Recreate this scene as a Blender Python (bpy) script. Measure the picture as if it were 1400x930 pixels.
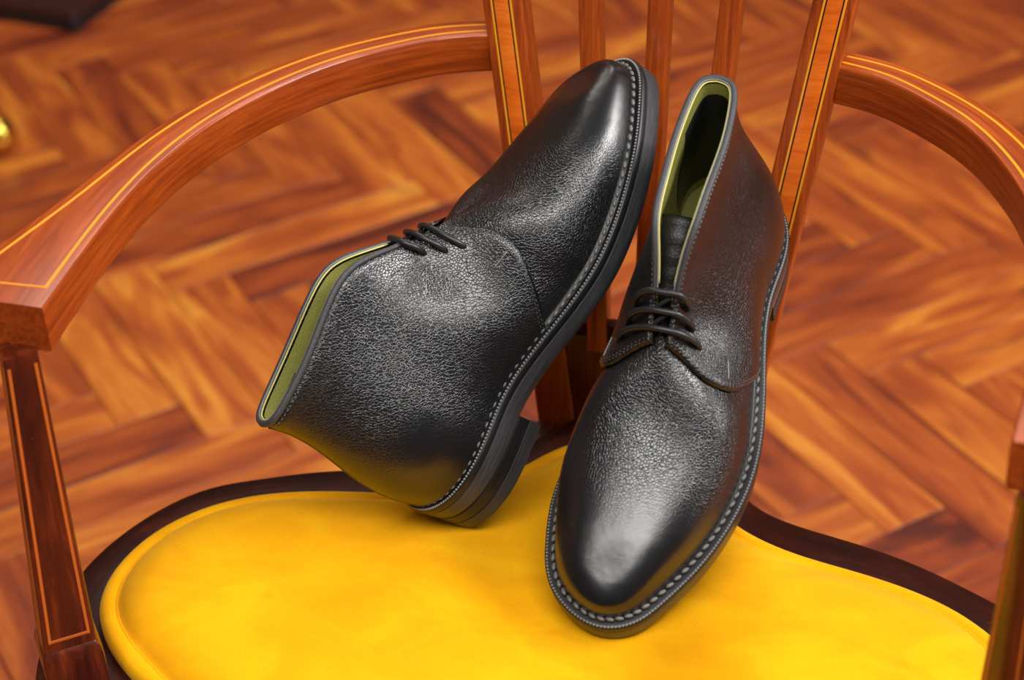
import bpy, bmesh, math, random
import numpy as np
from mathutils import Matrix, Vector

# ------------------------------------------------------------------ clear
for o in list(bpy.data.objects):
    bpy.data.objects.remove(o, do_unlink=True)
SC = bpy.context.scene
COL = SC.collection
Z0 = 0.44                      # height of the seat edge above the floor
random.seed(4)
RNG = np.random.default_rng(4)

# ------------------------------------------------------------------ camera
CAM = np.array([0.250944, -1.025436, 0.783565])
ROWS = np.array([[0.9567013, 0.2873489, -0.0464021], [-0.1274185, 0.5567785, 0.8208302], [0.2617003, -0.7793769, 0.5692843]])
cd = bpy.data.cameras.new('camera'); co = bpy.data.objects.new('camera', cd); COL.objects.link(co)
M = Matrix.Identity(4)
for i in range(3):
    for j in range(3): M[i][j] = ROWS[j][i]
    M[i][3] = CAM[i] + (Z0 if i == 2 else 0)
co.matrix_world = M
cd.sensor_fit = 'HORIZONTAL'; cd.sensor_width = 36.0; cd.lens = 2669.49 * 36 / 1400
cd.clip_start = .02; cd.clip_end = 60
cd.dof.use_dof = True
cd.dof.focus_distance = 1.145
cd.dof.aperture_fstop = 6.0
SC.camera = co

# ------------------------------------------------------------------ world, lights, exposure
SC.view_settings.view_transform = 'Standard'; SC.view_settings.look = 'None'
SC.view_settings.exposure = 0.0; SC.view_settings.gamma = 1.0
SC.view_settings.use_curve_mapping = False
wd = bpy.data.worlds.new('world'); SC.world = wd; wd.use_nodes = True
bgn = wd.node_tree.nodes['Background']
bgn.inputs[0].default_value = (1.0, .93, .85, 1); bgn.inputs[1].default_value = .05
def area(name, loc, target, sx, sy, power, col):
    l = bpy.data.lights.new(name, 'AREA'); l.shape = 'RECTANGLE'; l.size = sx; l.size_y = sy; l.energy = power; l.color = col
    o = bpy.data.objects.new(name, l); COL.objects.link(o); o.location = loc
    d = Vector(target) - Vector(loc); o.rotation_euler = d.to_track_quat('-Z', 'Y').to_euler()
    return o
area('overhead_light', (.35, -1.45, 2.75), (.0, -.15, .5), 2.3, .9, 74, (1, .97, .93))
area('overhead_light', (-.7, 1.5, 2.8), (-.5, .9, 0), 1.6, 1.2, 33, (1, .93, .84))  # unseen lamp added to brighten the parquet behind the chair
area('overhead_light', (1.9, .20, 2.45), (.0, -.1, .60), 1.6, .5, 72, (1, .98, .96))
area('window_light', (2.8, .55, 1.15), (.05, -.1, .60), 1.3, .8, 26, (1, .98, .96))

# ------------------------------------------------------------------ mesh helpers
def setprops(o, label=None, cat=None, group=None, kind=None):
    if label: o['label'] = label
    if cat: o['category'] = cat
    if group: o['group'] = group
    if kind: o['kind'] = kind
    return o
def obj(name, verts, faces, mat=None, parent=None, smooth=True, grain=None, origin=(0, 0, 0), angle=None):
    me = bpy.data.meshes.new(name)
    v = np.asarray(verts, float) - np.asarray(origin, float)
    me.from_pydata(v.tolist(), [], [list(map(int, f)) for f in faces])
    me.validate()
    if grain is not None:
        a = me.attributes.new('grain', 'FLOAT_VECTOR', 'POINT')
        a.data.foreach_set('vector', np.asarray(grain, np.float32).ravel())
    if smooth:
        me.polygons.foreach_set('use_smooth', [True] * len(me.polygons))
        if angle:
            me.set_sharp_from_angle(angle=math.radians(angle))
    if mat: me.materials.append(mat)
    o = bpy.data.objects.new(name, me); COL.objects.link(o)
    if parent: o.parent = parent
    return o
def weld(verts, faces, d=1e-5):
    verts = np.asarray(verts); key = np.round(verts / d).astype(np.int64)
    u, idx, inv = np.unique(key, axis=0, return_index=True, return_inverse=True)
    inv = inv.ravel(); out = []
    for f in faces:
        g = [int(inv[i]) for i in f]; h = [a for k, a in enumerate(g) if a != g[k - 1]]
        if len(h) >= 3 and len(set(h)) == len(h): out.append(h)
    return verts[idx], out, idx
def gridfaces(n, m, off=0, flip=False, closed_m=False, closed_n=False):
    f = []
    for i in range(n if closed_n else n - 1):
        for j in range(m if closed_m else m - 1):
            a = off + i * m + j; b = off + ((i + 1) % n) * m + j; c = off + ((i + 1) % n) * m + (j + 1) % m; d = off + i * m + (j + 1) % m
            f.append((a, d, c, b) if flip else (a, b, c, d))
    return f
def loft(S, cap=True):
    """S (n,m,3): closed loops"""
    S = np.asarray(S); n, m = S.shape[:2]
    f = gridfaces(n, m, closed_m=True)
    if cap: f += [tuple(range(m)), tuple(range((n - 1) * m, n * m))[::-1]]
    return S.reshape(-1, 3), f
def tube(P, r, m=8, cap=True, closed=False):
    P = np.asarray(P, float); n = len(P)
    T = np.gradient(P, axis=0) if not closed else (np.roll(P, -1, 0) - np.roll(P, 1, 0))
    T /= np.linalg.norm(T, axis=1)[:, None] + 1e-12
    r = np.broadcast_to(np.asarray(r, float), (n,))
    up = np.array([0, 0, 1.]) if abs(T[0, 2]) < .9 else np.array([1., 0, 0])
    S = []; nv = up - T[0] * (up @ T[0]); nv /= np.linalg.norm(nv)
    for i in range(n):
        nv = nv - T[i] * (nv @ T[i]); nv /= np.linalg.norm(nv); bv = np.cross(T[i], nv)
        a = np.arange(m) * 2 * math.pi / m
        S.append(P[i] + r[i] * (np.cos(a)[:, None] * nv + np.sin(a)[:, None] * bv))
    S = np.array(S)
    f = gridfaces(n, m, closed_m=True, closed_n=closed)
    if cap and not closed: f += [tuple(range(m)), tuple(range((n - 1) * m, n * m))[::-1]]
    return S.reshape(-1, 3), f
def rrect(w0, w1, h0, h1, r, k=3):
    """rounded rectangle loop in (a,b)"""
    out = []
    for cx, cy, s in ((w1 - r, h1 - r, 0), (w0 + r, h1 - r, 1), (w0 + r, h0 + r, 2), (w1 - r, h0 + r, 3)):
        for i in range(k + 1):
            t = (s + i / k) * math.pi / 2; out.append((cx + r * math.cos(t), cy + r * math.sin(t)))
    return np.array(out)
def pspline(xs, ys, per=False):
    xs = np.asarray(xs, float); ys = np.asarray(ys, float)
    if ys.ndim == 1: ys = ys[:, None]
    n = len(xs); h = np.diff(xs)
    if per:
        m = n - 1; A = np.zeros((m, m)); b = np.zeros((m, ys.shape[1]))
        for i in range(m):
            hp = h[i - 1]; hn = h[i]
            A[i, (i - 1) % m] += hp; A[i, i] += 2 * (hp + hn); A[i, (i + 1) % m] += hn
            b[i] = 6 * ((ys[i + 1] - ys[i]) / hn - (ys[i] - ys[i - 1 if i else m - 1]) / hp)
        Mm = np.linalg.solve(A, b); Mm = np.vstack([Mm, Mm[:1]])
    else:
        A = np.zeros((n, n)); b = np.zeros((n, ys.shape[1])); A[0, 0] = A[-1, -1] = 1
        for i in range(1, n - 1):
            A[i, i - 1] = h[i - 1]; A[i, i] = 2 * (h[i - 1] + h[i]); A[i, i + 1] = h[i]
            b[i] = 6 * ((ys[i + 1] - ys[i]) / h[i] - (ys[i] - ys[i - 1]) / h[i - 1])
        Mm = np.linalg.solve(A, b)
    def f(t):
        t = np.atleast_1d(np.asarray(t, float)); i = np.clip(np.searchsorted(xs, t) - 1, 0, n - 2)
        a = ((xs[i + 1] - t) / h[i])[:, None]; c = ((t - xs[i]) / h[i])[:, None]; hh = (h[i] ** 2)[:, None] / 6
        return a * ys[i] + c * ys[i + 1] + ((a ** 3 - a) * Mm[i] + (c ** 3 - c) * Mm[i + 1]) * hh
    return f
def chord(P):
    d = np.concatenate([[0], np.cumsum(np.linalg.norm(np.diff(np.asarray(P, float), axis=0), axis=1))]); return d
def curve(P, n):
    P = np.asarray(P, float); d = chord(P); return pspline(d, P)(np.linspace(0, d[-1], n))
def smooth(a, b, x):
    t = np.clip((np.asarray(x, float) - a) / (b - a), 0, 1); return t * t * (3 - 2 * t)

# ------------------------------------------------------------------ materials
class NT:
    def __init__(s, name):
        s.m = bpy.data.materials.new(name); s.m.use_nodes = True; s.t = s.m.node_tree; s.t.nodes.clear()
        s.out = s.n('ShaderNodeOutputMaterial'); s.b = s.n('ShaderNodeBsdfPrincipled'); s.l(s.b.outputs[0], s.out.inputs[0])
    def n(s, t, **k):
        x = s.t.nodes.new(t)
        for a, b in k.items(): setattr(x, a, b)
        return x
    def l(s, a, b): s.t.links.new(a, b)
    def set(s, **k):
        for a, b in k.items(): s.b.inputs[a.replace('_', ' ')].default_value = b
    def mapping(s, src, scale, loc=(0, 0, 0)):
        m = s.n('ShaderNodeMapping'); m.inputs['Scale'].default_value = scale; m.inputs['Location'].default_value = loc
        s.l(src, m.inputs['Vector']); return m.outputs[0]
    def noise(s, vec, scale, detail=4, rough=.55, dist=0):
        x = s.n('ShaderNodeTexNoise'); x.inputs['Scale'].default_value = scale; x.inputs['Detail'].default_value = detail
        x.inputs['Roughness'].default_value = rough; x.inputs['Distortion'].default_value = dist
        s.l(vec, x.inputs['Vector']); return x.outputs['Fac']
    def ramp(s, fac, stops, interp='LINEAR'):
        x = s.n('ShaderNodeValToRGB'); x.color_ramp.interpolation = interp; e = x.color_ramp.elements
        while len(e) < len(stops): e.new(.5)
        for k, (p, c) in enumerate(stops):
            e[k].position = p; e[k].color = (*c, 1) if len(c) == 3 else c
        s.l(fac, x.inputs[0]); return x.outputs[0]
    def math(s, op, a, b=None, c=None):
        x = s.n('ShaderNodeMath', operation=op)
        for k, v in enumerate((a, b, c)):
            if v is None: continue
            if isinstance(v, (int, float)): x.inputs[k].default_value = v
            else: s.l(v, x.inputs[k])
        return x.outputs[0]
    def mix(s, fac, a, b, blend='MIX'):
        x = s.n('ShaderNodeMix', data_type='RGBA', blend_type=blend)
        for k, v in ((0, fac), (6, a), (7, b)):
            if isinstance(v, (int, float)): x.inputs[k].default_value = v
            elif isinstance(v, tuple): x.inputs[k].default_value = (*v, 1)
            else: s.l(v, x.inputs[k])
        return x.outputs[2]
    def bump(s, h, strength, dist, prev=None):
        x = s.n('ShaderNodeBump'); x.inputs['Distance'].default_value = dist
        if isinstance(strength, (int, float)): x.inputs['Strength'].default_value = strength
        else: s.l(strength, x.inputs['Strength'])
        s.l(h, x.inputs['Height'])
        if prev is not None: s.l(prev, x.inputs['Normal'])
        return x.outputs[0]
def srgb(r, g, b):
    f = lambda c: ((c / 255 + .055) / 1.055) ** 2.4 if c > 10 else c / 255 / 12.92
    return (f(r), f(g), f(b))

def wood(name, dark, mid, light, rough=.28, coat=.22, spec=.5, along=9., across=160., attr=True):
    t = NT(name)
    if attr: a = t.n('ShaderNodeAttribute', attribute_name='grain'); v = a.outputs['Vector']
    else: v = t.n('ShaderNodeTexCoord').outputs['Object']
    n1 = t.noise(t.mapping(v, (along, across, across)), 1., 5, .6, .6)
    n2 = t.noise(t.mapping(v, (along * 5, across * 6, across * 6), (3, 1, 7)), 1., 2, .5)
    n3 = t.noise(v, 9., 2)
    f = t.math('ADD', t.math('MULTIPLY', n1, .72), t.math('MULTIPLY', n3, .28))
    c = t.ramp(f, [(.30, dark), (.50, mid), (.70, light)])
    c = t.mix(t.math('MULTIPLY', t.ramp(n2, [(.50, (0, 0, 0)), (.70, (1, 1, 1))]), .35), c, dark)
    # worn specks
    sp = t.noise(v, 420., 1, .5); spm = t.ramp(sp, [(.735, (0, 0, 0)), (.76, (1, 1, 1))])
    c = t.mix(t.math('MULTIPLY', spm, .45), c, light)
    t.l(c, t.b.inputs['Base Color']); t.set(Roughness=rough, Coat_Weight=coat, Coat_Roughness=.12, Specular_IOR_Level=spec)
    t.l(t.bump(n2, .12, .0006), t.b.inputs['Normal'])
    return t.m
MAH = wood('mahogany', srgb(108, 38, 9), srgb(154, 63, 16), srgb(184, 86, 26), along=16., across=330.)
MAH_D = wood('dark_mahogany', srgb(26, 8, 6), srgb(52, 18, 11), srgb(96, 40, 22), rough=.45, coat=.02, spec=.14)
MAH_S = wood('red_mahogany', srgb(36, 10, 6), srgb(78, 26, 12), srgb(126, 50, 20), rough=.25, coat=.3, across=110)
SATIN = wood('satinwood', srgb(184, 76, 14), srgb(218, 102, 22), srgb(232, 124, 36), along=130., across=14.)
def plain(name, col, rough=.4, metal=0., coat=0., **k):
    t = NT(name); t.set(Base_Color=(*col, 1), Roughness=rough, Metallic=metal, Coat_Weight=coat, **k); return t.m
STRING = plain('boxwood_string', srgb(232, 150, 28), .3, coat=.4)
STRING_D = plain('darkened_string', srgb(188, 92, 30), .3, coat=.3)
EBONY = plain('ebony_string', srgb(28, 16, 10), .3, coat=.4)

def leather(name, base, gscale, gstr, rough, fade=True, spec=.5):
    t = NT(name); tc = t.n('ShaderNodeTexCoord').outputs['Object']
    w = t.n('ShaderNodeTexNoise'); w.inputs['Scale'].default_value = gscale * .35; w.inputs['Detail'].default_value = 2
    t.l(tc, w.inputs['Vector'])
    vm = t.n('ShaderNodeVectorMath', operation='MULTIPLY_ADD'); vm.inputs[1].default_value = (.0016,) * 3
    t.l(w.outputs['Color'], vm.inputs[0]); t.l(tc, vm.inputs[2])
    vo = t.n('ShaderNodeTexVoronoi', feature='DISTANCE_TO_EDGE'); vo.inputs['Scale'].default_value = gscale; t.l(vm.outputs[0], vo.inputs['Vector'])
    h = t.ramp(vo.outputs['Distance'], [(.0, (0, 0, 0)), (.05, (.45,) * 3), (.14, (.85,) * 3), (.50, (1, 1, 1))])
    big = t.noise(tc, 26., 3)
    st = t.ramp(big, [(.32, (.72,) * 3), (.65, (1, 1, 1))])
    if fade:
        sx = t.n('ShaderNodeSeparateXYZ'); t.l(tc, sx.inputs[0]); mr = t.n('ShaderNodeMapRange', interpolation_type='SMOOTHSTEP')
        mr.inputs[1].default_value = .205; mr.inputs[2].default_value = .262; mr.inputs[3].default_value = 1.; mr.inputs[4].default_value = .10
        t.l(sx.outputs[0], mr.inputs[0]); m2 = t.n('ShaderNodeMapRange', interpolation_type='SMOOTHSTEP')
        m2.inputs[1].default_value = .02; m2.inputs[2].default_value = .075; m2.inputs[3].default_value = .12; m2.inputs[4].default_value = 1.
        t.l(sx.outputs[0], m2.inputs[0])
        m3 = t.n('ShaderNodeMapRange', interpolation_type='SMOOTHSTEP'); m3.inputs[1].default_value = .05; m3.inputs[2].default_value = .085; t.l(sx.outputs[2], m3.inputs[0])
        hf = t.math('MAXIMUM', m2.outputs[0], m3.outputs[0])
        st = t.math('MULTIPLY', st, t.math('MULTIPLY', mr.outputs[0], hf))
    st = t.math('MULTIPLY', st, gstr)
    fine = t.noise(tc, 2600., 2)
    nb = t.bump(fine, .08, .0003)
    n = t.bump(h, st, .00045, nb)
    soft = t.bump(t.noise(tc, 60., 2), .14, .0025, n)
    t.l(soft, t.b.inputs['Normal'])
    t.set(Base_Color=(*base, 1), Specular_IOR_Level=spec)
    t.l(t.math('MULTIPLY_ADD', big, .14, rough - .07), t.b.inputs['Roughness'])
    return t.m
LEA = leather('black_grain_leather', (.006, .006, .007), 600., .40, .28, spec=.85)
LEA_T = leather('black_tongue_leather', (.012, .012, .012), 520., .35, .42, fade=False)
RIM = leather('black_edge_leather', (.045, .045, .048), 900., .4, .45, fade=False)
OLIVE = leather('olive_lining_leather', srgb(140, 138, 66), 620., .5, .5, fade=False)
PIPE = plain('pale_olive_piping', srgb(206, 196, 110), .5)
def rubber(name, col, r):
    t = NT(name); tc = t.n('ShaderNodeTexCoord').outputs['Object']
    n = t.noise(t.mapping(tc, (60, 60, 900)), 1., 3); t.l(t.ramp(n, [(.3, tuple(c * .7 for c in col)), (.7, tuple(c * 1.3 for c in col))]), t.b.inputs['Base Color'])
    t.l(t.bump(n, .08, .0004), t.b.inputs['Normal']); t.set(Roughness=r); return t.m
SOLE = rubber('black_sole_edge', (.042, .042, .046), .36)
HEEL = rubber('black_heel_rubber', (.030, .030, .033), .42)
WELT = rubber('black_welt_leather', (.009, .009, .010), .40)
THREAD = plain('waxed_dark_thread', (.15, .145, .138), .32)
BEAD = plain('wheeled_welt_edge', (.26, .26, .27), .30)
LACE = plain('waxed_black_lace', (.016, .016, .017), .38)
STITCH = plain('black_seam_thread', (.16, .16, .16), .45)

def velvet():
    t = NT('yellow_velvet'); tc = t.n('ShaderNodeTexCoord').outputs['Object']
    big = t.noise(t.mapping(tc, (1, 1.6, 1)), 16., 4, .55, .8); sm = t.noise(tc, 900., 3)
    c = t.ramp(big, [(.28, srgb(232, 158, 2)), (.52, srgb(242, 170, 4)), (.74, srgb(248, 184, 10))])
    c = t.mix(t.math('MULTIPLY', t.ramp(sm, [(.35, (1, 1, 1)), (.6, (0, 0, 0))]), .16), c, srgb(196, 124, 2))
    t.l(c, t.b.inputs['Base Color']); t.set(Roughness=.9, Specular_IOR_Level=.12, Sheen_Weight=.22, Sheen_Roughness=.45, Sheen_Tint=(1, .80, .20, 1))
    t.l(t.bump(t.math('ADD', t.math('MULTIPLY', sm, .5), big), .25, .0012), t.b.inputs['Normal']); return t.m
VELVET = velvet()

def plankmat():
    t = NT('parquet_plank'); oi = t.n('ShaderNodeObjectInfo'); tc = t.n('ShaderNodeTexCoord').outputs['Object']
    cmb = t.n('ShaderNodeCombineXYZ'); t.l(t.math('MULTIPLY', oi.outputs['Random'], 37.), cmb.inputs[0]); t.l(t.math('MULTIPLY', oi.outputs['Random'], 91.), cmb.inputs[1])
    va = t.n('ShaderNodeVectorMath', operation='ADD'); t.l(tc, va.inputs[0]); t.l(cmb.outputs[0], va.inputs[1]); v = va.outputs[0]
    n1 = t.noise(t.mapping(v, (4.2, 26, 20)), 1., 4, .55, 1.0)
    n2 = t.noise(t.mapping(v, (16, 190, 60)), 1., 3, .5, .3)
    n3 = t.noise(t.mapping(v, (9, 22, 20), (5, 5, 5)), 1., 2, .5, .5)
    f = t.math('ADD', t.math('MULTIPLY_ADD', n1, 1.15, -.20), t.math('MULTIPLY', n2, .25))
    sep = t.n('ShaderNodeSeparateColor'); t.l(oi.outputs['Color'], sep.inputs[0])
    f = t.math('ADD', f, t.math('MULTIPLY_ADD', sep.outputs[0], .56, -.29))    # the plank's own tone
    c = t.ramp(f, [(.16, srgb(84, 28, 14)), (.34, srgb(136, 54, 20)), (.50, srgb(162, 74, 24)), (.64, srgb(188, 100, 32)), (.82, srgb(214, 138, 46))])
    c = t.mix(t.math('MULTIPLY', t.ramp(n3, [(.64, (0, 0, 0)), (.80, (1, 1, 1))]), .8), c, srgb(72, 26, 20))
    t.l(c, t.b.inputs['Base Color']); t.set(Roughness=.42, Coat_Weight=.15, Coat_Roughness=.3)
    t.l(t.bump(n2, .06, .0008), t.b.inputs['Normal']); return t.m
PLANK = plankmat()
SUB = plain('subfloor', srgb(60, 30, 18), .8)

# ------------------------------------------------------------------ floor: herringbone parquet
TH = -0.765193
_h = (CAM[2] + Z0) / 1.279634
PW = .074 * _h; PL = 5 * PW
eA = np.array([math.cos(TH), math.sin(TH)]); eB = np.array([-math.sin(TH), math.cos(TH)])
_p = eA * -.999 + eB * .027                       # corner of the first dark plank
_c0 = np.array([0.268901, -1.098812])
ORG = CAM[:2] + (_p - _c0) * _h - eA * 5 * PW + eB * 4 * PW
def plankmesh():
    g = .0006; h = .014; b = .0005
    V = []; x0, x1, y0, y1 = -PL / 2 + g, PL / 2 - g, -PW / 2 + g, PW / 2 - g
    for ins, z in ((0, -h), (0, -b), (b, 0)):
        V += [(x0 + ins, y0 + ins, z), (x1 - ins, y0 + ins, z), (x1 - ins, y1 - ins, z), (x0 + ins, y1 - ins, z)]
    F = gridfaces(3, 4, closed_m=True, flip=True) + [(8, 9, 10, 11), (3, 2, 1, 0)]
    return V, F
fl = obj('floor', [(-2.6, -1.6, -.03), (2.4, -1.6, -.03), (2.4, 3.2, -.03), (-2.6, 3.2, -.03), (-2.6, -1.6, -.0141), (2.4, -1.6, -.0141), (2.4, 3.2, -.0141), (-2.6, 3.2, -.0141)],
         [(3, 2, 1, 0), (4, 5, 6, 7), (0, 1, 5, 4), (1, 2, 6, 5), (2, 3, 7, 6), (3, 0, 4, 7)], SUB, smooth=False)
setprops(fl, 'brown herringbone parquet floor of narrow glossy planks', None, kind='structure')
_pv, _pf = plankmesh()
pmesh = bpy.data.meshes.new('plank'); pmesh.from_pydata(_pv, [], _pf); pmesh.materials.append(PLANK)
TONES = {(1, 0, 0): .08, (1, -1, 0): .72, (1, -2, 0): .34, (1, -3, 0): .45, (1, -4, 0): .45, (1, -5, 0): .35, (0, -1, 1): .72, (0, -2, 1): .72, (0, 0, 1): .70, (0, -3, 1): .45, (0, 1, 1): .6,
    (1, -1, 1): .62, (1, -2, 1): .32, (1, 0, 1): .74, (0, 0, 2): .4, (1, -3, -1): .45, (1, -2, -1): .64, (1, -4, -1): .33, (1, -5, -1): .5, (1, -1, -1): .5, (0, -5, 0): .55, (0, -4, 0): .28, (0, -3, 0): .5, (0, -6, 0): .65,
    (0, -1, 0): .64, (0, 0, 0): .70, (0, 1, 0): .10, (1, 0, -1): .42, (1, 1, -1): .74, (0, 1, -1): .33, (0, 2, -1): .35, (1, 2, -1): .45, (0, 3, -1): .33, (0, 4, -1): .4, (1, 4, -1): .5, (1, 5, -1): .62, (1, 6, -1): .42, (0, 5, -1): .6, (0, 6, -1): .38, (0, 7, -1): .5,
    (0, 6, 0): .62, (0, 7, 0): .45, (0, 5, 0): .5, (1, 4, 0): .3, (1, 5, 0): .28, (1, 6, 0): .4, (1, 7, 0): .6, (1, 8, 0): .74, (0, 6, 1): .74, (0, 5, 1): .5, (0, 7, 1): .38, (0, 8, 1): .62, (1, 5, 1): .6, (1, 6, 1): .12, (1, 7, 1): .26}
planks = []
for k in range(-40, 60):
    for m in range(-14, 14):
        for typ in (0, 1):
            a0, b0 = k + 5 * m, k - 5 * m
            if typ == 0: ca, cb = a0 + 2.5, b0 + .5
            else: ca, cb = a0 + 5.5, b0 + 1 - 2.5
            c = ORG + eA * ca * PW + eB * cb * PW
            if -2.5 < c[0] < 2.3 and -1.5 < c[1] < 3.1: planks.append((c, typ, k, m))
VC = np.array([-.38, .75])
planks.sort(key=lambda t: np.hypot((t[0] - VC)[0] * .92, (t[0] - VC)[1]))
NPL = 190
def tone(k, m, typ):
    r = random.random(); return TONES.get((typ, k, m), .25 + .5 * r)
for i, (c, typ, k, m) in enumerate(planks[:NPL]):
    o = bpy.data.objects.new('plank', pmesh); COL.objects.link(o); o.parent = fl
    o.location = (c[0], c[1], 0); o.rotation_euler = (0, 0, TH + (math.pi / 2 if typ else 0) + (math.pi if random.random() < .5 else 0))
    tv = tone(k, m, typ); o.color = (tv, tv, tv, 1)
# the farther planks
V = []; Fc = []
for (c, typ, k, m) in planks[NPL:]:
    a = TH + (math.pi / 2 if typ else 0); ca, sa = math.cos(a), math.sin(a); b = len(V)
    V += [(c[0] + x * ca - y * sa, c[1] + x * sa + y * ca, z) for x, y, z in _pv]; Fc += [tuple(b + q for q in f) for f in _pf]
far = obj('plank_field', V, Fc, PLANK, fl, smooth=False); far.color = (.5, .5, .5, 1); far['kind'] = 'stuff'

WALL = plain('warm_plaster', srgb(120, 92, 66), .8)
for nm, a, b in (('wall_back', (-2.7, 3.2), (2.5, 3.3)), ('wall_left', (-2.7, -1.7), (-2.6, 3.2))):
    (x0, y0), (x1, y1) = a, b
    setprops(obj(nm, [(x0, y0, -.03), (x1, y0, -.03), (x1, y1, -.03), (x0, y1, -.03), (x0, y0, 2.9), (x1, y0, 2.9), (x1, y1, 2.9), (x0, y1, 2.9)],
        [(3, 2, 1, 0), (4, 5, 6, 7), (0, 1, 5, 4), (1, 2, 6, 5), (2, 3, 7, 6), (3, 0, 4, 7)], WALL, smooth=False), 'plain warm plaster wall of the room', kind='structure')
# ------------------------------------------------------------------ the armchair
CH = bpy.data.objects.new('armchair', None); COL.objects.link(CH); CH.location = (0, -.2, 0)
setprops(CH, 'inlaid mahogany open armchair with a yellow velvet seat and fanned spindle back', 'chair')
CO = np.array([0, -.2, -Z0])   # chair meshes are written in seat coordinates
def cobj(name, v, f, mat, parent=None, **k):
    o = obj(name, v, f, mat, parent or CH, origin=CO if True else None, **k); return o
def sub(name, v, f, mat, parent, **k):      # part of a part (parents sit at the chair origin)
    return obj(name, v, f, mat, parent, origin=CO, **k)
# seat outlines, right half from the back centre to the front centre
padH = [(0, -.050), (.022, -.055), (.0438, -.0720), (.0650, -.1010), (.0880, -.1210), (.1250, -.1365), (.1600, -.1436), (.1910, -.1512), (.2240, -.1657), (.2500, -.1880), (.2668, -.2170), (.2719, -.2530), (.2639, -.2820), (.2439, -.3065), (.2180, -.3260), (.170, -.3560), (.10, -.3790), (0, -.388)]
railH = [(0, -.006), (.030, -.010), (.0560, -.0340), (.0730, -.0640), (.0930, -.0845), (.1250, -.0965), (.1610, -.1043), (.1980, -.1160), (.2300, -.1310), (.2530, -.1440), (.2788, -.1736), (.2937, -.2068), (.3006, -.2400), (.2985, -.2800), (.2880, -.3250), (.2680, -.3560), (.200, -.3900), (.11, -.4130), (0, -.420)]
def closed(H, n=240):
    H = np.array(H); L = np.concatenate([H, (H[1:-1] * [-1, 1])[::-1], H[:1]]); d = chord(L); return pspline(d, L, True)(np.linspace(0, d[-1], n + 1)[:-1])
def inset(P, d):
    T = np.roll(P, -1, 0) - np.roll(P, 1, 0); T /= np.linalg.norm(T, axis=1)[:, None]
    N = np.stack([T[:, 1], -T[:, 0]], 1)      # outline runs clockwise seen from above
    ar = .5 * np.sum(P[:, 0] * np.roll(P[:, 1], -1) - P[:, 1] * np.roll(P[:, 0], -1))
    return P + N * (d if ar < 0 else -d)
pad = closed(padH); rail = closed(railH)
# match the rail outline to the pad outline by nearest direction so the ring is clean
def ring(P, z): return np.concatenate([P, np.full((len(P), 1), z)], 1)
railn = rail
S = [ring(inset(pad, .012), -.030), ring(inset(pad, .004), -.0085), ring(inset(pad, -.001), -.0065), ring(inset(rail, .003), -.0070), ring(inset(rail, .0008), -.0082), ring(rail, -.0110), ring(rail, -.052), ring(inset(rail, .006), -.058), ring(inset(pad, .012), -.058)]
S = np.array(S); v = S.reshape(-1, 3); f = gridfaces(len(S), S.shape[1], closed_m=True, closed_n=True)
gr = np.zeros_like(v); arcl = np.tile(np.linspace(0, 1.9, S.shape[1]), len(S)); gr[:, 0] = arcl; gr[:, 1] = np.repeat(np.arange(len(S)) * .009, S.shape[1]); gr[:, 2] = v[:, 2]
cobj('seat_rail', v, f, MAH_D, grain=gr, angle=50)
# upholstered pad with a rolled, piped border
prof = [(-.0005, -.012), (-.0024, -.004), (-.0022, .0018), (.0004, .0048), (.0038, .0062), (.0066, .0058), (.0082, .0044), (.0094, .0046), (.0112, .0074), (.0150, .0112), (.0200, .0146), (.026, .0176), (.034, .0205)]
S = [ring(inset(pad, d), z) for d, z in prof]
inner = inset(pad, .034)
# relax the innermost loop a little, then shrink to the middle
for _ in range(6): inner = .5 * inner + .25 * (np.roll(inner, 1, 0) + np.roll(inner, -1, 0))
cen = np.array([0, -.24])
for kx in (.86, .70, .52, .34, .17, .05):
    S.append(ring(cen + (inner - cen) * kx, .0205 + .0088 * (1 - kx ** 2.0)))
S = np.array(S); v, f = S.reshape(-1, 3), gridfaces(len(S), S.shape[1], closed_m=True)
f.append(tuple(range((len(S) - 1) * S.shape[1], len(S) * S.shape[1]))[::-1])
cush = cobj('seat_cushion', v, f, VELVET); cush['label'] = 'yellow velvet seat pad'
# piping seam around the pad
v, f = tube(ring(inset(pad, .0086), .0044), .0010, 6, closed=True)
sub('piping', v, f, VELVET, cush)

# back: front plane of posts
def yb(z): return -.0204 + (z + .012) * .2327
BN = np.array([0, -1, .2327]); BN /= np.linalg.norm(BN)        # faces the sitter
def barback(x0f, x1f, z0, z1, depth, mat, name, parent=None, off=0., n=24, r=.0016, gs=0.):
    """upright bar between x0f(z) and x1f(z) on the back plane"""
    S = []; G = []
    for z in np.linspace(z0, z1, n):
        L = rrect(x0f(z), x1f(z), -depth, 0, r); base = np.array([0, yb(z), z]) + BN * off
        S.append([base + np.array([a, 0, 0]) + BN * b for a, b in L]); G.append([(z + gs, a, b) for a, b in L])
    v, f = loft(S); return obj(name, v, f, mat, parent or CH, origin=CO, grain=np.array(G).reshape(-1, 3), angle=40)
ox = lambda z: .0735 + .159 * z
for sgn in (-1, 1):
    mk = lambda a, b: ((lambda z: -ox(z) + a), (lambda z: -ox(z) + b)) if sgn < 0 else ((lambda z: ox(z) - b), (lambda z: ox(z) - a))
    p = barback(*mk(0, .026), -.050, .40, .021, MAH, 'back_post', gs=sgn)
    for nm, a, b, mt in (('satinwood_band', .0078, .0172, SATIN), ('ebony_line', .0069, .0078, EBONY), ('ebony_line', .0172, .0181, EBONY), ('string_inlay', .0055, .0069, STRING), ('string_inlay', .0181, .0195, STRING)):
        barback(*mk(a, b), .085, .40, .0008, mt, nm, p, off=.00025, n=12, r=.0002, gs=sgn)
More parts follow.
